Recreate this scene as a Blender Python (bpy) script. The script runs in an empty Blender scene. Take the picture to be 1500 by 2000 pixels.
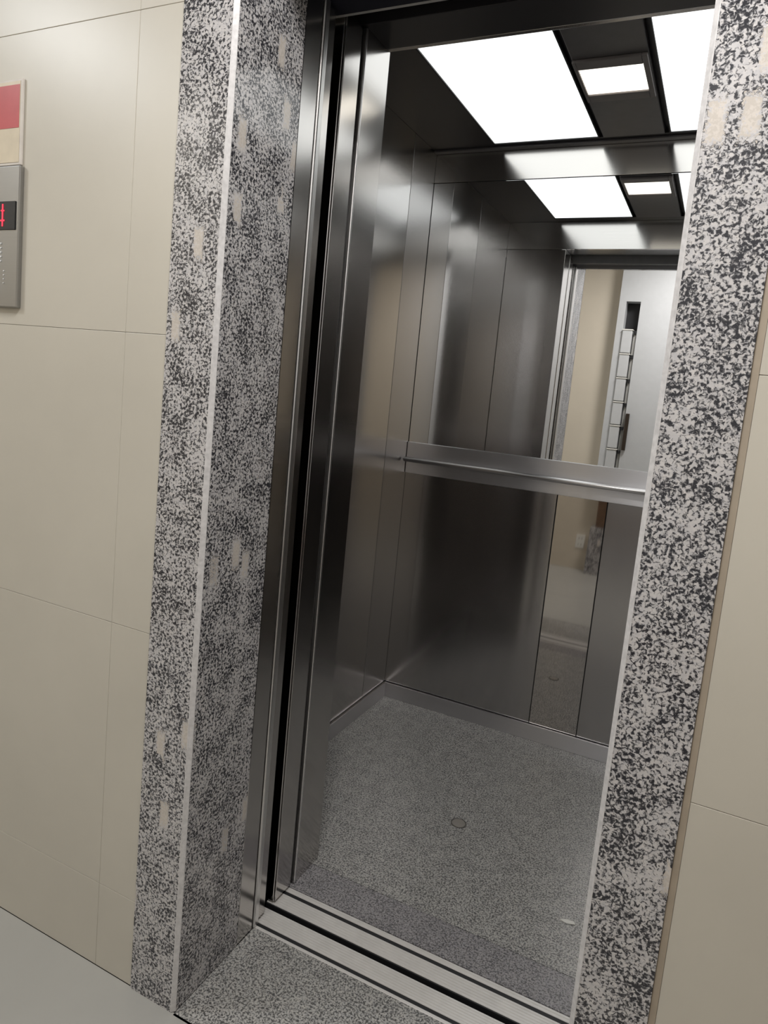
import bpy, bmesh, math, random
from mathutils import Vector, Euler

# ------------------------------------------------------------------ camera, world, light, exposure
S = 1.17                                   # metres per layout unit (60 cm wall tiles)
sc = bpy.context.scene
col = sc.collection
random.seed(7)

cam_d = bpy.data.cameras.new('camera')
cam = bpy.data.objects.new('camera', cam_d)
col.objects.link(cam)
cam.location = (0.7244 * S, -0.8786 * S, 1.1265 * S)
cam.rotation_mode = 'XYZ'
cam.rotation_euler = Euler([math.radians(a) for a in (82.8223, -5.4222, 25.9478)], 'XYZ')
cam_d.sensor_fit = 'AUTO'
cam_d.sensor_width = 36.0
cam_d.lens = 1357.13 * 36.0 / 2000.0
cam_d.shift_y = -(1000 - 934.2) / 2000.0
cam_d.clip_start = 0.02
sc.camera = cam

world = bpy.data.worlds.new('world')
sc.world = world
world.use_nodes = True
world.node_tree.nodes['Background'].inputs[0].default_value = (0.6, 0.65, 0.75, 1)
world.node_tree.nodes['Background'].inputs[1].default_value = 0.0

sc.view_settings.view_transform = 'Standard'
sc.view_settings.look = 'None'
sc.view_settings.gamma = 1.0
sc.view_settings.use_curve_mapping = False
sc.view_settings.exposure = 0.0
sc.cycles.use_denoising = True
sc.cycles.max_bounces = 16
sc.cycles.glossy_bounces = 12
sc.cycles.diffuse_bounces = 5
sc.cycles.sample_clamp_indirect = 6.0

LOBBY_W = 27.0          # watts of each lobby ceiling lamp
PANEL_E = 1.5           # radiance of the car's diffusers
SPOT_E = 1.6

# ------------------------------------------------------------------ materials
def new_mat(name):
    m = bpy.data.materials.new(name)
    m.use_nodes = True
    return m, m.node_tree, m.node_tree.nodes['Principled BSDF']

def nd(nt, typ, **kw):
    n = nt.nodes.new(typ)
    for k, v in kw.items():
        if k.startswith('i_'):
            n.inputs[k[2:].replace('_', ' ')].default_value = v
        else:
            setattr(n, k, v)
    return n

def lk(nt, a, b):
    nt.links.new(a, b)

def ramp(nt, stops, interp='LINEAR'):
    r = nt.nodes.new('ShaderNodeValToRGB')
    r.color_ramp.interpolation = interp
    e = r.color_ramp.elements
    while len(e) < len(stops):
        e.new(0.5)
    for i, (p, c) in enumerate(stops):
        e[i].position = p
        e[i].color = (c[0], c[1], c[2], 1)
    return r

def plain(name, color, rough=0.5, metal=0.0, var=0.06, scale=30.0, spec=0.5):
    """Solid colour with a little procedural unevenness."""
    m, nt, b = new_mat(name)
    tc = nd(nt, 'ShaderNodeTexCoord')
    n = nd(nt, 'ShaderNodeTexNoise', i_Scale=scale, i_Detail=3.0)
    lk(nt, tc.outputs['Object'], n.inputs['Vector'])
    lo = [c * (1 - var) for c in color]
    hi = [min(1, c * (1 + var)) for c in color]
    r = ramp(nt, [(0.3, lo), (0.7, hi)])
    lk(nt, n.outputs['Fac'], r.inputs['Fac'])
    lk(nt, r.outputs['Color'], b.inputs['Base Color'])
    b.inputs['Roughness'].default_value = rough
    b.inputs['Metallic'].default_value = metal
    b.inputs['Specular IOR Level'].default_value = spec
    return m

def emit(name, color, strength):
    m, nt, b = new_mat(name)
    b.inputs['Base Color'].default_value = (*color, 1)
    b.inputs['Roughness'].default_value = 0.4
    b.inputs['Emission Color'].default_value = (*color, 1)
    b.inputs['Emission Strength'].default_value = strength
    return m

def granite(name, scale, dark, mid, light, rough=0.16, cryst=True, bias=0.0, clump=0.30):
    m, nt, b = new_mat(name)
    tc = nd(nt, 'ShaderNodeTexCoord')
    warp = nd(nt, 'ShaderNodeTexNoise', i_Scale=scale * 0.35, i_Detail=2.0)
    lk(nt, tc.outputs['Object'], warp.inputs['Vector'])
    # biotite flakes
    n1 = nd(nt, 'ShaderNodeTexNoise', i_Scale=scale, i_Detail=2.5, i_Roughness=0.6, i_Distortion=0.6)
    lk(nt, tc.outputs['Object'], n1.inputs['Vector'])
    n2 = nd(nt, 'ShaderNodeTexNoise', i_Scale=scale * 0.10, i_Detail=2.0)
    lk(nt, tc.outputs['Object'], n2.inputs['Vector'])
    mix = nd(nt, 'ShaderNodeMath', operation='MULTIPLY_ADD')
    lk(nt, n2.outputs['Fac'], mix.inputs[0])
    mix.inputs[1].default_value = clump
    lk(nt, n1.outputs['Fac'], mix.inputs[2])
    sub = nd(nt, 'ShaderNodeMath', operation='SUBTRACT')
    lk(nt, mix.outputs[0], sub.inputs[0])
    sub.inputs[1].default_value = clump * 0.5 + bias
    r = ramp(nt, [(0.0, dark), (0.41, dark), (0.475, mid), (0.54, light), (1.0, light)])
    lk(nt, sub.outputs[0], r.inputs['Fac'])
    # grain tint of the feldspar
    v = nd(nt, 'ShaderNodeTexVoronoi', i_Scale=scale * 1.3)
    lk(nt, tc.outputs['Object'], v.inputs['Vector'])
    tint = ramp(nt, [(0.0, (0.82, 0.82, 0.84)), (1.0, (1.0, 0.98, 0.96))])
    sep = nd(nt, 'ShaderNodeSeparateColor')
    lk(nt, v.outputs['Color'], sep.inputs['Color'])
    lk(nt, sep.outputs[0], tint.inputs['Fac'])
    mul = nd(nt, 'ShaderNodeMix', data_type='RGBA', blend_type='MULTIPLY')
    mul.inputs['Factor'].default_value = 1.0
    lk(nt, r.outputs['Color'], mul.inputs[6])
    lk(nt, tint.outputs['Color'], mul.inputs[7])
    out = mul.outputs[2]
    if cryst:                              # large pale feldspar crystals
        mp = nd(nt, 'ShaderNodeMapping')
        mp.inputs['Scale'].default_value = (1.25, 1.25, 0.5)
        lk(nt, tc.outputs['Object'], mp.inputs['Vector'])
        v2 = nd(nt, 'ShaderNodeTexVoronoi', i_Scale=24.0, distance='CHEBYCHEV')
        v2.inputs['Randomness'].default_value = 1.0
        lk(nt, mp.outputs['Vector'], v2.inputs['Vector'])
        s2 = nd(nt, 'ShaderNodeSeparateColor')
        lk(nt, v2.outputs['Color'], s2.inputs['Color'])
        wob = nd(nt, 'ShaderNodeMath', operation='MULTIPLY_ADD')
        lk(nt, n1.outputs['Fac'], wob.inputs[0])
        wob.inputs[1].default_value = 0.9
        lk(nt, v2.outputs['Distance'], wob.inputs[2])
        near = nd(nt, 'ShaderNodeMath', operation='LESS_THAN')
        lk(nt, wob.outputs[0], near.inputs[0])
        near.inputs[1].default_value = 0.74
        pick = nd(nt, 'ShaderNodeMath', operation='GREATER_THAN')
        lk(nt, s2.outputs[1], pick.inputs[0])
        pick.inputs[1].default_value = 0.93
        both = nd(nt, 'ShaderNodeMath', operation='MULTIPLY')
        lk(nt, near.outputs[0], both.inputs[0])
        lk(nt, pick.outputs[0], both.inputs[1])
        f = nd(nt, 'ShaderNodeMath', operation='MULTIPLY')
        lk(nt, both.outputs[0], f.inputs[0])
        f.inputs[1].default_value = 0.85
        m2 = nd(nt, 'ShaderNodeMix', data_type='RGBA')
        lk(nt, f.outputs[0], m2.inputs['Factor'])
        lk(nt, out, m2.inputs[6])
        m2.inputs[7].default_value = (0.62, 0.57, 0.52, 1)
        out = m2.outputs[2]
    lk(nt, out, b.inputs['Base Color'])
    b.inputs['Roughness'].default_value = rough
    return m

def steel(name, color=(0.475, 0.463, 0.457), rough=0.26, aniso=0.95, wave=0.0, wscale=2.0, line=0.03):
    """Stainless sheet brushed across, so reflections smear up and down."""
    m, nt, b = new_mat(name)
    tc = nd(nt, 'ShaderNodeTexCoord')
    mp = nd(nt, 'ShaderNodeMapping')
    mp.inputs['Scale'].default_value = (3.0, 3.0, 900.0)
    lk(nt, tc.outputs['Object'], mp.inputs['Vector'])
    n = nd(nt, 'ShaderNodeTexNoise', i_Scale=1.0, i_Detail=2.0)
    lk(nt, mp.outputs['Vector'], n.inputs['Vector'])
    r = ramp(nt, [(0.25, [c * (1 - line) for c in color]), (0.75, [min(1, c * (1 + line)) for c in color])])
    lk(nt, n.outputs['Fac'], r.inputs['Fac'])
    lk(nt, r.outputs['Color'], b.inputs['Base Color'])
    b.inputs['Metallic'].default_value = 1.0
    b.inputs['Roughness'].default_value = rough
    b.inputs['Anisotropic'].default_value = aniso
    t = nd(nt, 'ShaderNodeCombineXYZ')
    t.inputs[0].default_value = 0.01
    t.inputs[1].default_value = 0.01
    t.inputs[2].default_value = 1.0
    lk(nt, t.outputs[0], b.inputs['Tangent'])
    if wave > 0:                           # the sheet is never quite flat
        w = nd(nt, 'ShaderNodeTexNoise', i_Scale=wscale, i_Detail=0.0)
        lk(nt, tc.outputs['Object'], w.inputs['Vector'])
        bp = nd(nt, 'ShaderNodeBump')
        bp.inputs['Strength'].default_value = 1.0
        bp.inputs['Distance'].default_value = wave
        lk(nt, w.outputs['Fac'], bp.inputs['Height'])
        lk(nt, bp.outputs['Normal'], b.inputs['Normal'])
    return m

def porcelain(name, color, rough, var=0.05, scale=2.2):
    m, nt, b = new_mat(name)
    tc = nd(nt, 'ShaderNodeTexCoord')
    n = nd(nt, 'ShaderNodeTexNoise', i_Scale=scale, i_Detail=5.0, i_Roughness=0.55)
    lk(nt, tc.outputs['Object'], n.inputs['Vector'])
    r = ramp(nt, [(0.3, [c * (1 - var) for c in color]), (0.7, [c * (1 + var) for c in color])])
    lk(nt, n.outputs['Fac'], r.inputs['Fac'])
    lk(nt, r.outputs['Color'], b.inputs['Base Color'])
    b.inputs['Roughness'].default_value = rough
    return m

M = {}
M['granite'] = granite('granite_frame', 190.0, (0.035, 0.035, 0.042), (0.20, 0.20, 0.21), (0.60, 0.59, 0.60), rough=0.1)
M['granite_floor'] = granite('granite_floor', 230.0, (0.085, 0.085, 0.085), (0.225, 0.225, 0.22), (0.48, 0.475, 0.455), rough=0.3, cryst=False, clump=0.12)
M['granite_strip'] = granite('granite_strip', 230.0, (0.09, 0.088, 0.095), (0.20, 0.195, 0.20), (0.36, 0.35, 0.36), rough=0.3, cryst=False, clump=0.12)
M['chamfer'] = plain('granite_cut_edge', (0.62, 0.61, 0.62), 0.35, var=0.12, scale=120)
M['beige_tile'] = porcelain('beige_wall_tile', (0.57, 0.54, 0.475), 0.36)
M['grout'] = plain('grout', (0.56, 0.525, 0.455), 0.8)
M['caulk'] = plain('caulk', (0.40, 0.34, 0.27), 0.6)
M['floor_tile'] = porcelain('grey_floor_tile', (0.37, 0.365, 0.345), 0.3)
M['beige_paint'] = porcelain('beige_paint', (0.60, 0.54, 0.45), 0.5)
M['white_paint'] = plain('white_paint', (0.52, 0.53, 0.545), 0.4, var=0.02)
M['steel'] = steel('brushed_steel', rough=0.135, aniso=0.92, wave=0.0010, wscale=2.4)
M['steel_satin'] = steel('satin_steel', (0.445, 0.433, 0.428), rough=0.24, aniso=0.6, wave=0.0006)
M['steel_flat'] = steel('steel_flat', (0.66, 0.64, 0.62), wave=0.0008, wscale=3.0, rough=0.14, aniso=0.9)
M['steel_polished'] = steel('polished_steel', rough=0.03, aniso=0.8, wave=0.0012, color=(0.56, 0.535, 0.515), wscale=3.0)
M['steel_band'] = steel('band_steel', (0.72, 0.71, 0.73), rough=0.30, aniso=0.9)
M['steel_plinth'] = steel('plinth_steel', (0.66, 0.65, 0.67), rough=0.28, aniso=0.9)
M['steel_rail'] = steel('rail_steel', (0.72, 0.70, 0.70), rough=0.30, aniso=0.3)
M['steel_frame'] = steel('frame_steel', (0.56, 0.54, 0.525), rough=0.13, aniso=0.9, wave=0.0006)
M['edge'] = steel('edge_steel', (0.75, 0.74, 0.73), rough=0.3, aniso=0.0)
M['mirror'] = None
M['black_ceiling'] = plain('black_ceiling', (0.032, 0.030, 0.033), 0.28, var=0.05)
M['dark_strip'] = plain('dark_strip', (0.15, 0.142, 0.144), 0.35, var=0.05)
M['black'] = plain('black_gap', (0.012, 0.012, 0.014), 0.5)
M['bezel'] = plain('bezel', (0.23, 0.205, 0.198), 0.45)
M['alu'] = plain('sill_aluminium', (0.74, 0.72, 0.70), 0.38, 0.3, var=0.04)
M['diffuser'] = emit('diffuser', (0.97, 1.0, 0.99), PANEL_E)
M['lens'] = emit('spot_lens', (1.0, 0.96, 0.86), SPOT_E)
M['lobby_diffuser'] = emit('lobby_diffuser', (0.93, 0.97, 1.0), 2.0)
M['red'] = plain('sign_red', (0.52, 0.09, 0.10), 0.35)
M['cream'] = plain('sign_cream', (0.66, 0.58, 0.45), 0.4)
M['acrylic'] = plain('acrylic_edge', (0.70, 0.66, 0.62), 0.25)
M['led'] = emit('led_red', (1.0, 0.03, 0.06), 1.6)
M['ring'] = emit('button_ring', (0.55, 0.75, 0.95), 0.5)
M['dot'] = plain('raised_dot', (0.75, 0.76, 0.76), 0.4)
M['plate'] = steel('plate_steel', (0.38, 0.38, 0.38), rough=0.36, aniso=0.2)
M['plate_grey'] = plain('grey_rail', (0.30, 0.295, 0.28), 0.5)
M['track_cover'] = plain('galvanised_cover', (0.50, 0.49, 0.48), 0.45, 0.2)
M['head_shade'] = plain('shaded_head', (0.016, 0.016, 0.026), 0.6, spec=0.25)  # shade on the steel landing head, put into a navy-black colour
M['plug_rim'] = plain('plug_rim', (0.085, 0.078, 0.072), 0.5)
M['wood'] = plain('brown_wood', (0.13, 0.075, 0.045), 0.45, var=0.2)
M['bronze'] = plain('bronze_handle', (0.06, 0.045, 0.035), 0.35, 0.6)
M['white_plastic'] = plain('white_plastic', (0.75, 0.74, 0.70), 0.35, var=0.02)
M['plug'] = plain('floor_plug', (0.30, 0.28, 0.255), 0.35, 0.2)
mm, nt, b = new_mat('mirror')
tc = nd(nt, 'ShaderNodeTexCoord')
n = nd(nt, 'ShaderNodeTexNoise', i_Scale=1.2, i_Detail=1.0)
lk(nt, tc.outputs['Object'], n.inputs['Vector'])
r = ramp(nt, [(0.0, (0.86, 0.87, 0.88)), (1.0, (0.90, 0.90, 0.90))])
lk(nt, n.outputs['Fac'], r.inputs['Fac'])
lk(nt, r.outputs['Color'], b.inputs['Base Color'])
b.inputs['Metallic'].default_value = 1.0
b.inputs['Roughness'].default_value = 0.0
M['mirror'] = mm

# ------------------------------------------------------------------ mesh helpers (layout units in, metres out)
def add_box(bm, x0, x1, y0, y1, z0, z1, bev=0.0, seg=2):
    vs = [bm.verts.new((x, y, z)) for x in (x0, x1) for y in (y0, y1) for z in (z0, z1)]
    f = [(0, 1, 3, 2), (4, 6, 7, 5), (0, 4, 5, 1), (2, 3, 7, 6), (0, 2, 6, 4), (1, 5, 7, 3)]
    fs = [bm.faces.new([vs[i] for i in q]) for q in f]
    if bev > 0:
        es = list({e for q in fs for e in q.edges})
        bmesh.ops.bevel(bm, geom=es, offset=bev, segments=seg, profile=0.5, affect='EDGES')

def add_prism(bm, pts, z0, z1, axis='z'):
    """Extrude an outline; axis z: pts are (x, y); axis x: pts are (y, z) and z0/z1 are x; axis y: pts are (x, z)."""
    def mk(p, t):
        return {'z': (p[0], p[1], t), 'x': (t, p[0], p[1]), 'y': (p[0], t, p[1])}[axis]
    a = [bm.verts.new(mk(p, z0)) for p in pts]
    c = [bm.verts.new(mk(p, z1)) for p in pts]
    n = len(pts)
    bm.faces.new(a)
    bm.faces.new(c[::-1])
    for i in range(n):
        bm.faces.new((a[i], c[i], c[(i + 1) % n], a[(i + 1) % n]))

def add_tube(bm, p0, p1, r, n=20):
    p0, p1 = Vector(p0), Vector(p1)
    d = (p1 - p0).normalized()
    u = d.orthogonal().normalized()
    v = d.cross(u)
    rings = []
    L = (p1 - p0).length
    e = min(r * 0.35, L * 0.2)
    for t, rr in ((0, r - e), (e, r), (L - e, r), (L, r - e)):
        rings.append([bm.verts.new(p0 + d * t + (u * math.cos(2 * math.pi * k / n) + v * math.sin(2 * math.pi * k / n)) * rr) for k in range(n)])
    for a, c in zip(rings, rings[1:]):
        for k in range(n):
            bm.faces.new((a[k], a[(k + 1) % n], c[(k + 1) % n], c[k]))
    bm.faces.new(rings[0][::-1])
    bm.faces.new(rings[-1])

def obj(name, bm, mat, parent=None, smooth=False):
    bmesh.ops.recalc_face_normals(bm, faces=bm.faces[:])
    off = Vector(parent['o']) if parent is not None else Vector((0, 0, 0))
    for v in bm.verts:
        v.co = v.co * S - off
    me = bpy.data.meshes.new(name)
    bm.to_mesh(me)
    bm.free()
    if smooth:
        for p in me.polygons:
            p.use_smooth = True
    me.materials.append(mat)
    o = bpy.data.objects.new(name, me)
    col.objects.link(o)
    if parent is not None:
        o.parent = parent['e']
    return o

def B(*boxes, bev=0.0):
    bm = bmesh.new()
    for q in boxes:
        add_box(bm, *q, bev=bev)
    return bm

def holder(name, at, label, cat, group=None, kind=None):
    e = bpy.data.objects.new(name, None)
    e.empty_display_size = 0.05
    col.objects.link(e)
    o = Vector(at) * S
    e.location = o
    e['label'] = label
    if kind:
        e['kind'] = kind
    if cat:
        e['category'] = cat
    if group:
        e['group'] = group
    return {'e': e, 'o': o}

def sub(o, parent):
    """Make mesh o (already placed in the frame of a thing) a holder for sub-parts."""
    return {'e': o, 'o': parent['o']}

def structure(name, label, cat, at=(0, 0, 0)):
    return holder(name, at, label, cat, kind='structure')

# ------------------------------------------------------------------ layout
XLo, W, XRo, D1 = -0.1023, 0.6551, 0.7457, 0.175     # granite frame
XL, XR, YF, YD, H = -0.270, 1.022, 0.490, 1.4034, 1.9428   # car interior
ZS, ZT = 1.80, 1.824                                  # landing head / car transom underside
LX0, LX1, LY, LZ = -2.2, 1.9, -1.30, 2.26             # lobby

# ------------------------------------------------------------------ lobby shell
w = structure('wall_entrance', 'beige tiled lobby wall around the granite lift opening', 'wall')
obj('backing', B((LX0, XLo, 0.0030, 0.150, 0, LZ), (XRo, LX1, 0.0030, 0.150, 0, LZ), (XLo, XRo, 0.0030, 0.150, 2.02, LZ)), M['grout'], w)
rows = [0.0, 0.168, 0.6745, 1.183, 1.69, 2.197, LZ]
g = 0.0003
for x0, x1 in ((-2.2, -1.2), (-1.2, -0.196), (-0.196, XLo - 0.001), (XRo + 0.0085, 1.75), (1.75, LX1)):
    for z0, z1 in zip(rows, rows[1:]):
        obj('tile', B((x0 + g, x1 - g, 0.0, 0.0028, z0 + g, z1 - g), bev=0.0006), M['beige_tile'], w)
for x0, x1 in ((XLo, XRo),):
    obj('tile', B((x0 + g, x1 - g, 0.0, 0.0028, 2.022, LZ), bev=0.0006), M['beige_tile'], w)
obj('caulk_joint', B((XRo + 0.0005, XRo + 0.0085, -0.0005, 0.0028, 0.002, 2.0)), M['caulk'], w)

f = structure('floor', 'light grey porcelain lobby floor in front of the lift', 'floor')
obj('bed', B((LX0, LX1, LY, -0.0002, -0.06, -0.010)), M['grout'], f)
for i in range(5):
    for j in range(3):
        x0 = -2.53 + i * 1.0
        y1 = -j * 0.5
        x1 = min(x0 + 1.0, LX1)
        x0 = max(x0, LX0)
        y0 = max(y1 - 0.5, LY)
        obj('tile', B((x0 + g, x1 - g, y0 + g, y1 - g, -0.010, 0.0), bev=0.0012), M['floor_tile'], f)

c = structure('ceiling', 'white plaster ceiling of the lobby', 'ceiling')
obj('slab', B((LX0, LX1, LY, 0.15, LZ, LZ + 0.08)), M['white_paint'], c)
ws = structure('wall_left', 'beige painted end wall of the lobby', 'wall')
obj('plaster', B((LX0 - 0.08, LX0, LY, 0.15, 0, LZ)), M['beige_paint'], ws)
ws = structure('wall_right', 'beige painted wall closing the lobby beyond the granite frame', 'wall')
obj('plaster', B((LX1, LX1 + 0.08, LY, 0.15, 0, LZ)), M['beige_paint'], ws)
wo = structure('wall_opposite', 'beige lobby wall facing the lift, seen in its mirror', 'wall')
obj('plaster', B((LX0 - 0.08, LX1 + 0.08, LY - 0.08, LY, 0, LZ)), M['beige_paint'], wo)

# ------------------------------------------------------------------ granite frame of the opening
CH = 0.0075
def granite_post(name, label, left):
    p = structure(name, label, 'door frame', at=(0 if left else W, 0, 0))
    yf = -0.004
    CH = 0.0055 if left else 0.0048
    bm = bmesh.new()
    if left:
        add_prism(bm, [(XLo, yf), (-CH, yf), (0, yf + CH), (0, D1), (XLo, D1)], 0.0, 1.83)
    else:
        add_prism(bm, [(XRo, yf), (W + CH, yf), (W, yf + CH), (W, D1), (XRo, D1)], 0.0, 1.83)
    obj('granite_slab', bm, M['granite'], p)
    bm = bmesh.new()
    t = 0.0006
    s = -1 if left else 1
    CH = 0.0055 if left else 0.0048
    x = 0 if left else W
    add_prism(bm, [(x + s * CH, yf - t), (x - s * t, yf + CH), (x - s * t, yf + CH + 0.001), (x + s * (CH + 0.001), yf - t)], 0.001, 1.83)
    obj('chamfered_edge', bm, M['chamfer'], p)
granite_post('trim_1', 'grey speckled granite jamb between the call panel and the lift opening', True)
granite_post('trim_2', 'black and white speckled granite jamb in front of the handrail end', False)
p = structure('trim_3', 'granite lintel over the lift opening', 'door frame', at=(0.33, 0, 1.83))
obj('granite_slab', B((XLo, XRo, -0.004, D1, 1.8305, 2.018), bev=0.002), M['granite'], p)
p = structure('trim_4', 'granite threshold slab before the metal sill', 'threshold', at=(0.33, 0, 0))
obj('granite_slab', B((0.0008, W - 0.0008, -0.0055, 0.2325, -0.03, 0.0)), M['granite_floor'], p)

# steel landing frame behind the granite
p = structure('trim_5', 'brushed steel door post behind the left granite jamb', 'door frame', at=(0, D1, 0))
obj('post', B((-0.09, 0.0, D1 + 0.0005, 0.226, 0, ZS), bev=0.0015), M['steel_frame'], p)
obj('bead', B((-0.06, 0.0035, 0.2285, 0.2445, 0, ZS), bev=0.003), M['edge'], p)
obj('gasket', B((-0.06, -0.004, 0.226, 0.2285, 0, ZS)), M['black'], p)
p = structure('trim_6', 'brushed steel door post behind the right granite jamb', 'door frame', at=(W, D1, 0))
obj('post', B((W, W + 0.09, D1 + 0.0005, 0.226, 0, ZS), bev=0.0015), M['steel_frame'], p)
obj('bead', B((W - 0.0035, W + 0.06, 0.2285, 0.2445, 0, ZS), bev=0.003), M['edge'], p)
p = structure('trim_7', 'steel head of the landing door, coloured dark for its shade', 'door frame', at=(0.33, D1, ZS))
obj('head_plate', B((-0.27, 1.0, D1 + 0.0005, 0.2445, ZS + 0.0005, 2.0), bev=0.0015), M['head_shade'], p)
obj('track_box', B((-0.27, 1.0, 0.2455, 0.2935, ZS + 0.001, 2.0)), M['head_shade'], p)
obj('track_cover', B((-0.27, 1.0, 0.2937, 0.300, ZS + 0.0005, 2.0)), M['track_cover'], p)

# ------------------------------------------------------------------ doors, pushed back into their pocket
def sliding_door(name, label, x0, x1, y0, y1, zt, group=None):
    t = holder(name, (x1, (y0 + y1) / 2, 0.004), label, 'door', kind='thing')
    obj('panel', B((x0, x1 - 0.004, y0, y1, 0.004, zt - 0.002), bev=0.0015), M['steel_frame'], t)
    obj('edge_strip', B((x1 - 0.004, x1, y0 + 0.002, y1 - 0.002, 0.006, zt - 0.002), bev=0.0012), M['steel_frame'], t)
    return t
sliding_door('landing_door', 'dark steel landing door slid back beside the black gap, nearest the lobby', -0.34, -0.002, 0.2475, 0.2745, ZS - 0.002)
t = sliding_door('cabin_door', 'steel cabin door slid back just inside the black gap', -0.34, -0.001, 0.3085, 0.3720, ZS + 0.016)
obj('rubber_lip', B((-0.10, -0.006, 0.3722, 0.3815, 0.006, ZS + 0.008)), M['black'], t)

# ------------------------------------------------------------------ sills
def sill(name, label, y0, y1, lips, slots):
    """Ribbed aluminium sill; lips = (ya, yb) flat or ribbed runs, slots = grooves filled black as their shade."""
    t = holder(name, (0.33, (y0 + y1) / 2, -0.03), label, 'door sill')
    x0, x1 = -0.02, W + 0.02
    bm = B((x0, x1, y0, y1, -0.03, -0.014))
    for a, b_ in slots:                    # black infill stands in for the shade down the running slots
        add_box(bm, x0, x1, a, b_, -0.0139, -0.0012)
    obj('base', bm, M['black'], t)
    for ya, yb in lips:
        nr = max(1, round((yb - ya) / 0.0065))
        pts = [(ya, -0.0138), (ya, -0.001)]
        if nr > 1:
            wd = (yb - ya) / nr
            for k in range(nr):
                a = ya + k * wd
                pts += [(a + wd * 0.10, 0.0), (a + wd * 0.68, 0.0), (a + wd * 0.76, -0.0016), (a + wd * 0.98, -0.0016)]
            pts[-1] = (yb, -0.0016)
        else:
            pts += [(ya + 0.001, 0.0), (yb - 0.001, 0.0), (yb, -0.001)]
        pts.append((yb, -0.0138))
        bm = bmesh.new()
        add_prism(bm, pts, x0, x1, 'x')
        obj('tread' if nr > 1 else 'lip', bm, M['alu'], t)
    return t
sill('landing_sill', 'ribbed aluminium landing sill beside the granite threshold', 0.2330, 0.2925, [(0.2330, 0.2405), (0.2490, 0.2925)], [(0.2406, 0.2489)])
sill('cabin_sill', 'ribbed aluminium cabin sill on the inner side of the dark running gap', 0.3075, 0.3705, [(0.3075, 0.3475), (0.3560, 0.3705)], [(0.3476, 0.3559), (0.3045, 0.3074)])

# ------------------------------------------------------------------ lift car shell
f = structure('floor.001', 'dark speckled granite floor inside the lift car', 'floor', at=(0.37, 0.95, 0))
obj('bed', B((XL, XR, 0.371, YD, -0.05, -0.021)), M['black'], f)
obj('granite_slab', B((XL, XR, 0.3715, 0.4640, -0.02, 0.0)), M['granite_strip'], f)
obj('granite_slab', B((XL, XR, 0.4656, YD, -0.02, 0.0)), M['granite_floor'], f)

w = structure('wall_back', 'brushed steel rear wall of the lift car under and over the mirror', 'wall', at=(0.37, YD, 0))
obj('backing', B((XL - 0.02, XR + 0.02, YD + 0.0065, YD + 0.03, 0, H)), M['black'], w)
for x0, x1, mt in ((XL, 0.2768, 'steel'), (0.2792, 0.4360, 'steel_polished'), (0.4384, XR, 'steel')):
    obj('panel', B((x0, x1, YD, YD + 0.006, 0.056, 0.900), bev=0.0008), M[mt], w)
obj('top_panel', B((XL, XR, YD, YD + 0.006, 1.8450, H), bev=0.0008), M['steel_flat'], w)
obj('plinth', B((XL, XR, YD - 0.010, YD + 0.006, 0.0, 0.0542), bev=0.001), M['steel_plinth'], w)

for side, x, s, nm, lb in ((-1, XL, -1, 'wall_left.001', 'brushed steel side wall of the lift car at the left end of the handrail'),
                           (1, XR, 1, 'wall_right.001', 'brushed steel side wall of the lift car hidden behind the granite jamb')):
    w = structure(nm, lb, 'wall', at=(x, 0.95, 0))
    def bx(a, b_, y0, y1, z0, z1):
        lo, hi = sorted((x + s * a, x + s * b_))
        return (lo, hi, y0, y1, z0, z1)
    obj('backing', B(bx(0.0065, 0.03, YF, YD + 0.006, 0, H)), M['black'], w)
    for y0, y1, mt in ((YF, 0.8985, 'steel_satin'), (0.9015, 1.2190, 'steel'), (1.2215, YD, 'steel_satin')):
        obj('panel', B(bx(0.0, 0.006, y0, y1, 0.056, H), bev=0.0008), M[mt], w)
    obj('plinth', B(bx(-0.010, 0.006, YF, YD - 0.0105, 0.0, 0.0542), bev=0.001), M['steel_plinth'], w)

w = structure('wall_front', 'brushed steel return wall and transom around the lift car doorway', 'wall', at=(0.37, YF, 0))
obj('return_panel', B((XL, 0.0, 0.3890, YF, 0.0, ZT), bev=0.0018), M['steel_frame'], w)
obj('bead', B((-0.03, 0.002, 0.3830, 0.3886, 0.002, ZT - 0.002), bev=0.002), M['edge'], w)
obj('return_panel', B((W + 0.02, XR, 0.3890, YF, 0.0, ZT), bev=0.0018), M['steel_frame'], w)
obj('transom', B((XL, XR, 0.3780, YF - 0.012, ZT + 0.0005, H), bev=0.001), M['black_ceiling'], w)
obj('transom_face', B((XL, XR, YF - 0.0118, YF, ZT + 0.0005, H), bev=0.001), M['steel_flat'], w)

# ceiling with two openings for the light panels
cl = structure('ceiling.001', 'black ceiling of the lift car around the light panels', 'ceiling', at=(0.37, 0.95, H))
LY0, LY1 = 0.545, 1.3576
XA, XB, XC, XD = -0.0549, 0.2768, 0.4740, 0.8060
obj('black_panel', B((XL, XA, 0.378, YD, H, H + 0.02)), M['black_ceiling'], cl)
obj('black_panel', B((XD, XR, 0.378, YD, H, H + 0.02)), M['black_ceiling'], cl)
obj('black_panel', B((XA, XD, 0.378, LY0, H, H + 0.02)), M['black_ceiling'], cl)
obj('black_panel', B((XA, XD, LY1, YD, H, H + 0.02)), M['black_ceiling'], cl)
obj('centre_strip', B((XB + 0.012, XC - 0.012, LY0 + 0.006, LY1 - 0.006, H - 0.004, H + 0.012), bev=0.002), M['dark_strip'], cl)
obj('strip_groove', B((XB, XC, LY0, LY1, H + 0.0125, H + 0.02)), M['black'], cl)
obj('edge_bar', B((XL, XR, YD - 0.026, YD - 0.002, H - 0.006, H - 0.0002), bev=0.001), M['dark_strip'], cl)

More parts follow.
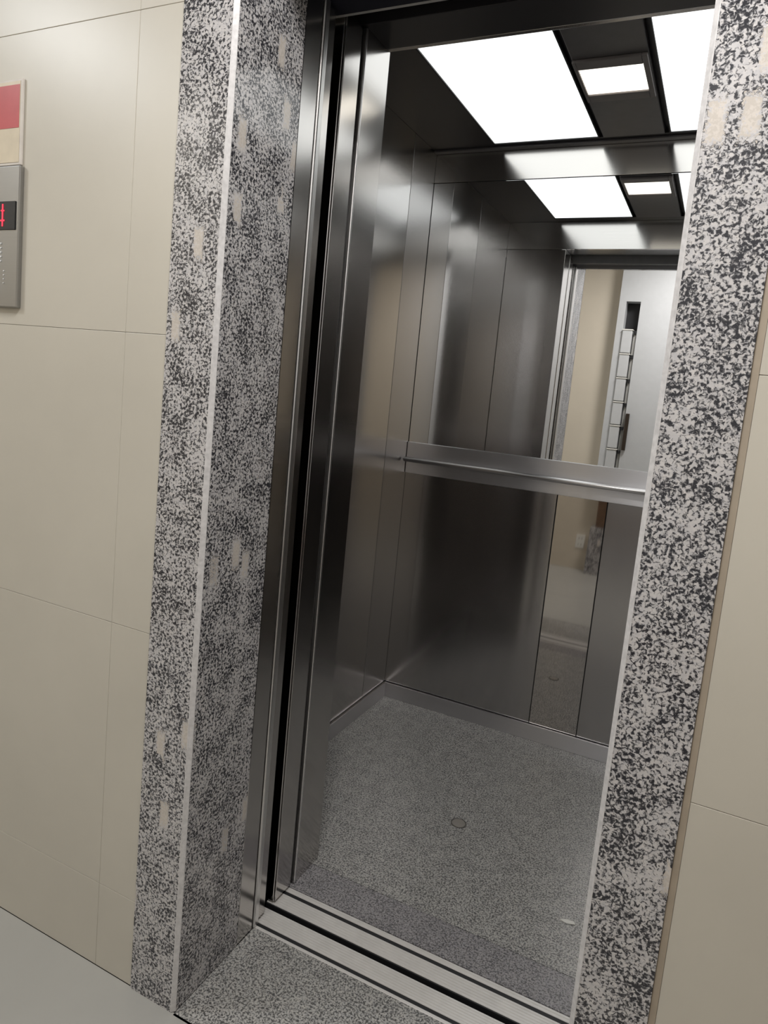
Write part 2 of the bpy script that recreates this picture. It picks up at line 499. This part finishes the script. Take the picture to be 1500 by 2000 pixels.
# ------------------------------------------------------------------ car lights
def light_panel(x0, x1, label):
    t = holder('ceiling_light', ((x0 + x1) / 2, (LY0 + LY1) / 2, H), label, 'ceiling light')
    r = 0.004
    obj('frame', B((x0, x0 + r, LY0, LY1, H - 0.0015, H + 0.018), (x1 - r, x1, LY0, LY1, H - 0.0015, H + 0.018),
                   (x0 + r, x1 - r, LY0, LY0 + r, H - 0.0015, H + 0.018), (x0 + r, x1 - r, LY1 - r, LY1, H - 0.0015, H + 0.018)), M['black'], t)
    obj('diffuser', B((x0 + r + 0.0003, x1 - r - 0.0003, LY0 + r + 0.0003, LY1 - r - 0.0003, H + 0.001, H + 0.008), bev=0.001), M['diffuser'], t)
light_panel(XA, XB, 'white glowing ceiling panel above the left side of the lift car')
light_panel(XC, XD, 'white glowing ceiling panel partly hidden by the black and white granite jamb')

t = holder('spotlight', (0.372, 0.965, H), 'small rectangular ribbed spotlight in the dark ceiling strip', 'spotlight')
bm = bmesh.new()
bx0, bx1, by0, by1 = 0.290, 0.4600, 0.855, 1.080
lx0, lx1, ly0, ly1 = 0.2985, 0.4470, 0.894, 1.040
zb = H - 0.0045
for q in ((bx0, lx0, by0, by1), (lx1, bx1, by0, by1), (lx0, lx1, by0, ly0), (lx0, lx1, ly1, by1)):
    add_box(bm, q[0], q[1], q[2], q[3], zb - 0.008, zb, bev=0.0015)
obj('bezel', bm, M['bezel'], t)
bm = bmesh.new()
nr = 12
pts = [(ly0 + 0.0006, zb - 0.0005)]
for k in range(nr):
    a = ly0 + 0.0006 + (ly1 - ly0 - 0.0012) * k / nr
    s_ = (ly1 - ly0 - 0.0012) / nr
    pts += [(a + s_ * 0.15, zb - 0.004), (a + s_ * 0.5, zb - 0.0062), (a + s_ * 0.85, zb - 0.004)]
pts.append((ly1 - 0.0006, zb - 0.0005))
add_prism(bm, pts, lx0 + 0.0006, lx1 - 0.0006, 'x')
obj('ribbed_lens', bm, M['lens'], t)

# ------------------------------------------------------------------ mirror and handrail
t = holder('wall_mirror', (0.37, YD - 0.004, 0.902), 'frameless wall mirror above the handrail on the rear wall', 'mirror')
obj('glass', B((XL + 0.0012, XR - 0.0012, YD + 0.0005, YD + 0.0060, 0.902, 1.8432), bev=0.0006), M['mirror'], t)

t = holder('handrail', (0.37, YD - 0.03, 0.845), 'steel handrail with flat backing band across the rear wall', 'handrail')
obj('backing_band', B((XL + 0.001, XR - 0.001, YD - 0.008, YD - 0.0004, 0.845, 0.9556), bev=0.0012), M['steel_band'], t)
bm = bmesh.new()
add_tube(bm, (XL + 0.006, YD - 0.042, 0.896), (XR - 0.006, YD - 0.042, 0.896), 0.0085)
obj('rail', bm, M['steel_rail'], t, smooth=True)
for x in (XL + 0.16, 0.375, XR - 0.16):
    bm = bmesh.new()
    add_tube(bm, (x, YD - 0.042, 0.892), (x, YD - 0.0082, 0.892), 0.005, 12)
    obj('bracket', bm, M['steel_rail'], t, smooth=True)

# ------------------------------------------------------------------ small things on the car floor
t = holder('floor_plug', (0.243, 0.814, 0), 'small round brownish plug set in the lift car floor', 'floor plug')
bm = bmesh.new()
bmesh.ops.create_cone(bm, cap_ends=True, segments=32, radius1=0.0185, radius2=0.0175, depth=0.0016)
for v in bm.verts:
    v.co += Vector((0.243, 0.814, 0.0010))
obj('cap', bm, M['plug'], t)
bm = bmesh.new()
n = 32
ra = [[bm.verts.new((0.243 + r_ * math.cos(2 * math.pi * k / n), 0.814 + r_ * math.sin(2 * math.pi * k / n), z)) for k in range(n)]
      for r_, z in ((0.0188, 0.0002), (0.0188, 0.0012), (0.0212, 0.0012), (0.0212, 0.0002))]
for i in range(4):
    a, c2 = ra[i], ra[(i + 1) % 4]
    for k in range(n):
        bm.faces.new((a[k], a[(k + 1) % n], c2[(k + 1) % n], c2[k]))
obj('rim', bm, M['plug_rim'], t)
t = holder('white_piece', (0.574, 0.615, 0), 'tiny flat white piece on the lift floor beside the granite jamb', 'scrap')
bm = bmesh.new()
add_prism(bm, [(0.556, 0.610), (0.572, 0.606), (0.590, 0.613), (0.584, 0.620), (0.566, 0.617)], 0.0004, 0.0018)
obj('sheet', bm, M['white_plastic'], t)  # thin flat white piece lying on the floor

# ------------------------------------------------------------------ call panel and sign on the lobby wall
t = holder('call_panel', (-0.5275, 0, 1.213), 'grey steel lift call panel with red floor display, below the red sign', 'call panel')
px0, px1 = -0.600, -0.4585
obj('plate', B((px0, px1, -0.010, -0.0003, 1.213, 1.463), bev=0.002), M['plate'], t)
d = obj('display', B((-0.580, -0.4660, -0.0120, -0.0102, 1.351, 1.401), bev=0.0006), M['black'], t)
bm = bmesh.new()
for q in ((-0.5000, -0.4975, 1.357, 1.396), (-0.5040, -0.4935, 1.3660, 1.3685), (-0.5030, -0.4945, 1.3835, 1.3855)):
    add_box(bm, q[0], q[1], -0.0130, -0.0121, q[2], q[3])
obj('digit', bm, M['led'], sub(d, t))
for zz in (1.305, 1.250):
    bm = bmesh.new()
    add_tube(bm, (-0.5345, -0.0155, zz), (-0.5345, -0.0101, zz), 0.0165, 28)
    bt = obj('button', bm, M['edge'], t)
    bm = bmesh.new()
    n = 32
    ra = [[bm.verts.new((-0.5345 + r_ * math.cos(2 * math.pi * k / n), y_, zz + r_ * math.sin(2 * math.pi * k / n))) for k in range(n)]
          for r_, y_ in ((0.0170, -0.0102), (0.0170, -0.0135), (0.0205, -0.0135), (0.0205, -0.0102))]
    for i in range(4):
        a, c2 = ra[i], ra[(i + 1) % 4]
        for k in range(n):
            bm.faces.new((a[k], a[(k + 1) % n], c2[(k + 1) % n], c2[k]))
    obj('ring', bm, M['ring'], sub(bt, t))
bm = bmesh.new()
for k in range(5):
    add_tube(bm, (-0.5035, -0.0116, 1.327 - k * 0.0078), (-0.5035, -0.0101, 1.327 - k * 0.0078), 0.0016, 8)
for k in range(4):
    add_tube(bm, (-0.4945, -0.0116, 1.278 - k * 0.0072), (-0.4945, -0.0101, 1.278 - k * 0.0072), 0.0012, 8)
o = obj('raised_dots', bm, M['dot'], t)
o['kind'] = 'stuff'

t = holder('wall_sign', (-0.5325, 0, 1.4665), 'small red and cream notice in a clear holder above the call panel', 'sign')
obj('holder', B((px0, -0.4640, -0.0050, -0.0003, 1.4655, 1.612), bev=0.001), M['acrylic'], t)
sh = obj('sheet', B((px0 + 0.004, -0.4690, -0.0058, -0.0051, 1.4700, 1.608)), M['cream'], t)
obj('red_band', B((px0 + 0.0055, -0.4700, -0.0063, -0.0059, 1.5290, 1.602)), M['red'], sub(sh, t))

# ------------------------------------------------------------------ the wall opposite: letterboxes, plinth, socket
y = LY
t = holder('letterbox_cabinet', (0.40, y, 0.28), 'tall white cabinet with a slot of stacked letterboxes, seen in the mirror', 'cabinet')
cx0, cx1, cy1 = 0.010, 0.80, y + 0.10
rx0, rx1 = 0.055, 0.145
obj('carcass', B((cx0, rx0, y + 0.001, cy1, 0.56, 2.20), (rx1, cx1, y + 0.001, cy1, 0.56, 2.20), (rx0, rx1, y + 0.001, cy1, 1.86, 2.20),
                 (rx0, rx1, y + 0.001, cy1, 0.56, 0.70)), M['white_paint'], t)
obj('recess_back', B((rx0, rx1, y + 0.001, y + 0.006, 0.70, 1.86)), M['black'], t)
for k in range(6):
    z1 = 1.675 - k * 0.158
    bx = obj('letterbox', B((rx0 + 0.002, rx1 - 0.026, y + 0.007, cy1 + 0.018, z1 - 0.150, z1 - 0.004), bev=0.004), M['white_paint'], t)
    obj('lid', B((rx0 + 0.001, rx1 - 0.022, y + 0.02, cy1 + 0.022, z1 - 0.0035, z1 + 0.0035), bev=0.001), M['white_plastic'], sub(bx, t))
obj('side_rail', B((rx1 - 0.020, rx1 - 0.0005, y + 0.007, cy1 - 0.012, 0.701, 1.66)), M['plate_grey'], t)
for k in range(6):
    z1 = 1.675 - k * 0.158
    obj('lid_shadow', B((rx1 - 0.019, rx1 - 0.003, cy1 - 0.0118, cy1 + 0.006, z1 - 0.026, z1 - 0.004), bev=0.002), M['black'], t)  # black blocks standing in for the shadow under each lid
obj('handle', B((rx1 + 0.004, rx1 + 0.028, cy1 + 0.0002, cy1 + 0.022, 0.885, 1.130), bev=0.003), M['bronze'], t)
obj('base_board', B((cx0 + 0.03, cx1, y + 0.001, cy1 - 0.02, 0.34, 0.559)), M['wood'], t)
p = structure('trim_8', 'grey granite plinth under the letterbox cabinet', 'plinth', at=(0.4, y, 0))
obj('granite_slab', B((cx0, cx1, y + 0.001, cy1 + 0.006, 0.0, 0.338), bev=0.002), M['granite'], p)
t = holder('wall_socket', (-0.055, y, 0.19), 'white double wall socket low on the beige wall, seen in the steel', 'socket')
obj('cover_plate', B((-0.088, -0.028, y + 0.0003, y + 0.006, 0.165, 0.262), bev=0.002), M['white_plastic'], t)
for zc in (0.192, 0.236):
    for dx in (-0.010, 0.010):
        bm = bmesh.new()
        add_tube(bm, (-0.058 + dx, y + 0.0058, zc), (-0.058 + dx, y + 0.0068, zc), 0.0035, 10)
        obj('socket_hole', bm, M['black'], t)

# ------------------------------------------------------------------ lobby ceiling lamps (out of frame overhead)
def lobby_lamp(x, yy, label, watts, tint):
    t = holder('lobby_lamp', (x, yy, LZ), label, 'ceiling lamp')
    obj('frame', B((x - 0.17, x + 0.17, yy - 0.17, yy + 0.17, LZ - 0.022, LZ - 0.0004), bev=0.004), M['white_plastic'], t)
    obj('diffuser', B((x - 0.15, x + 0.15, yy - 0.15, yy + 0.15, LZ - 0.026, LZ - 0.0222)), M['lobby_diffuser'], t)
    ld = bpy.data.lights.new('lobby_lamp_light', 'AREA')
    ld.shape = 'SQUARE'
    ld.size = 0.29 * S
    ld.energy = watts
    ld.color = tint
    lo = bpy.data.objects.new('lobby_lamp_light', ld)
    col.objects.link(lo)
    lo.parent = t['e']
    lo.location = (0, 0, -0.034)
lobby_lamp(-1.45, -0.92, 'square white lamp on the lobby ceiling towards the end wall', LOBBY_W * 0.78, (0.96, 0.985, 1.0))
lobby_lamp(0.52, -0.58, 'square white lamp on the lobby ceiling before the lift', LOBBY_W, (1.0, 0.972, 0.935))
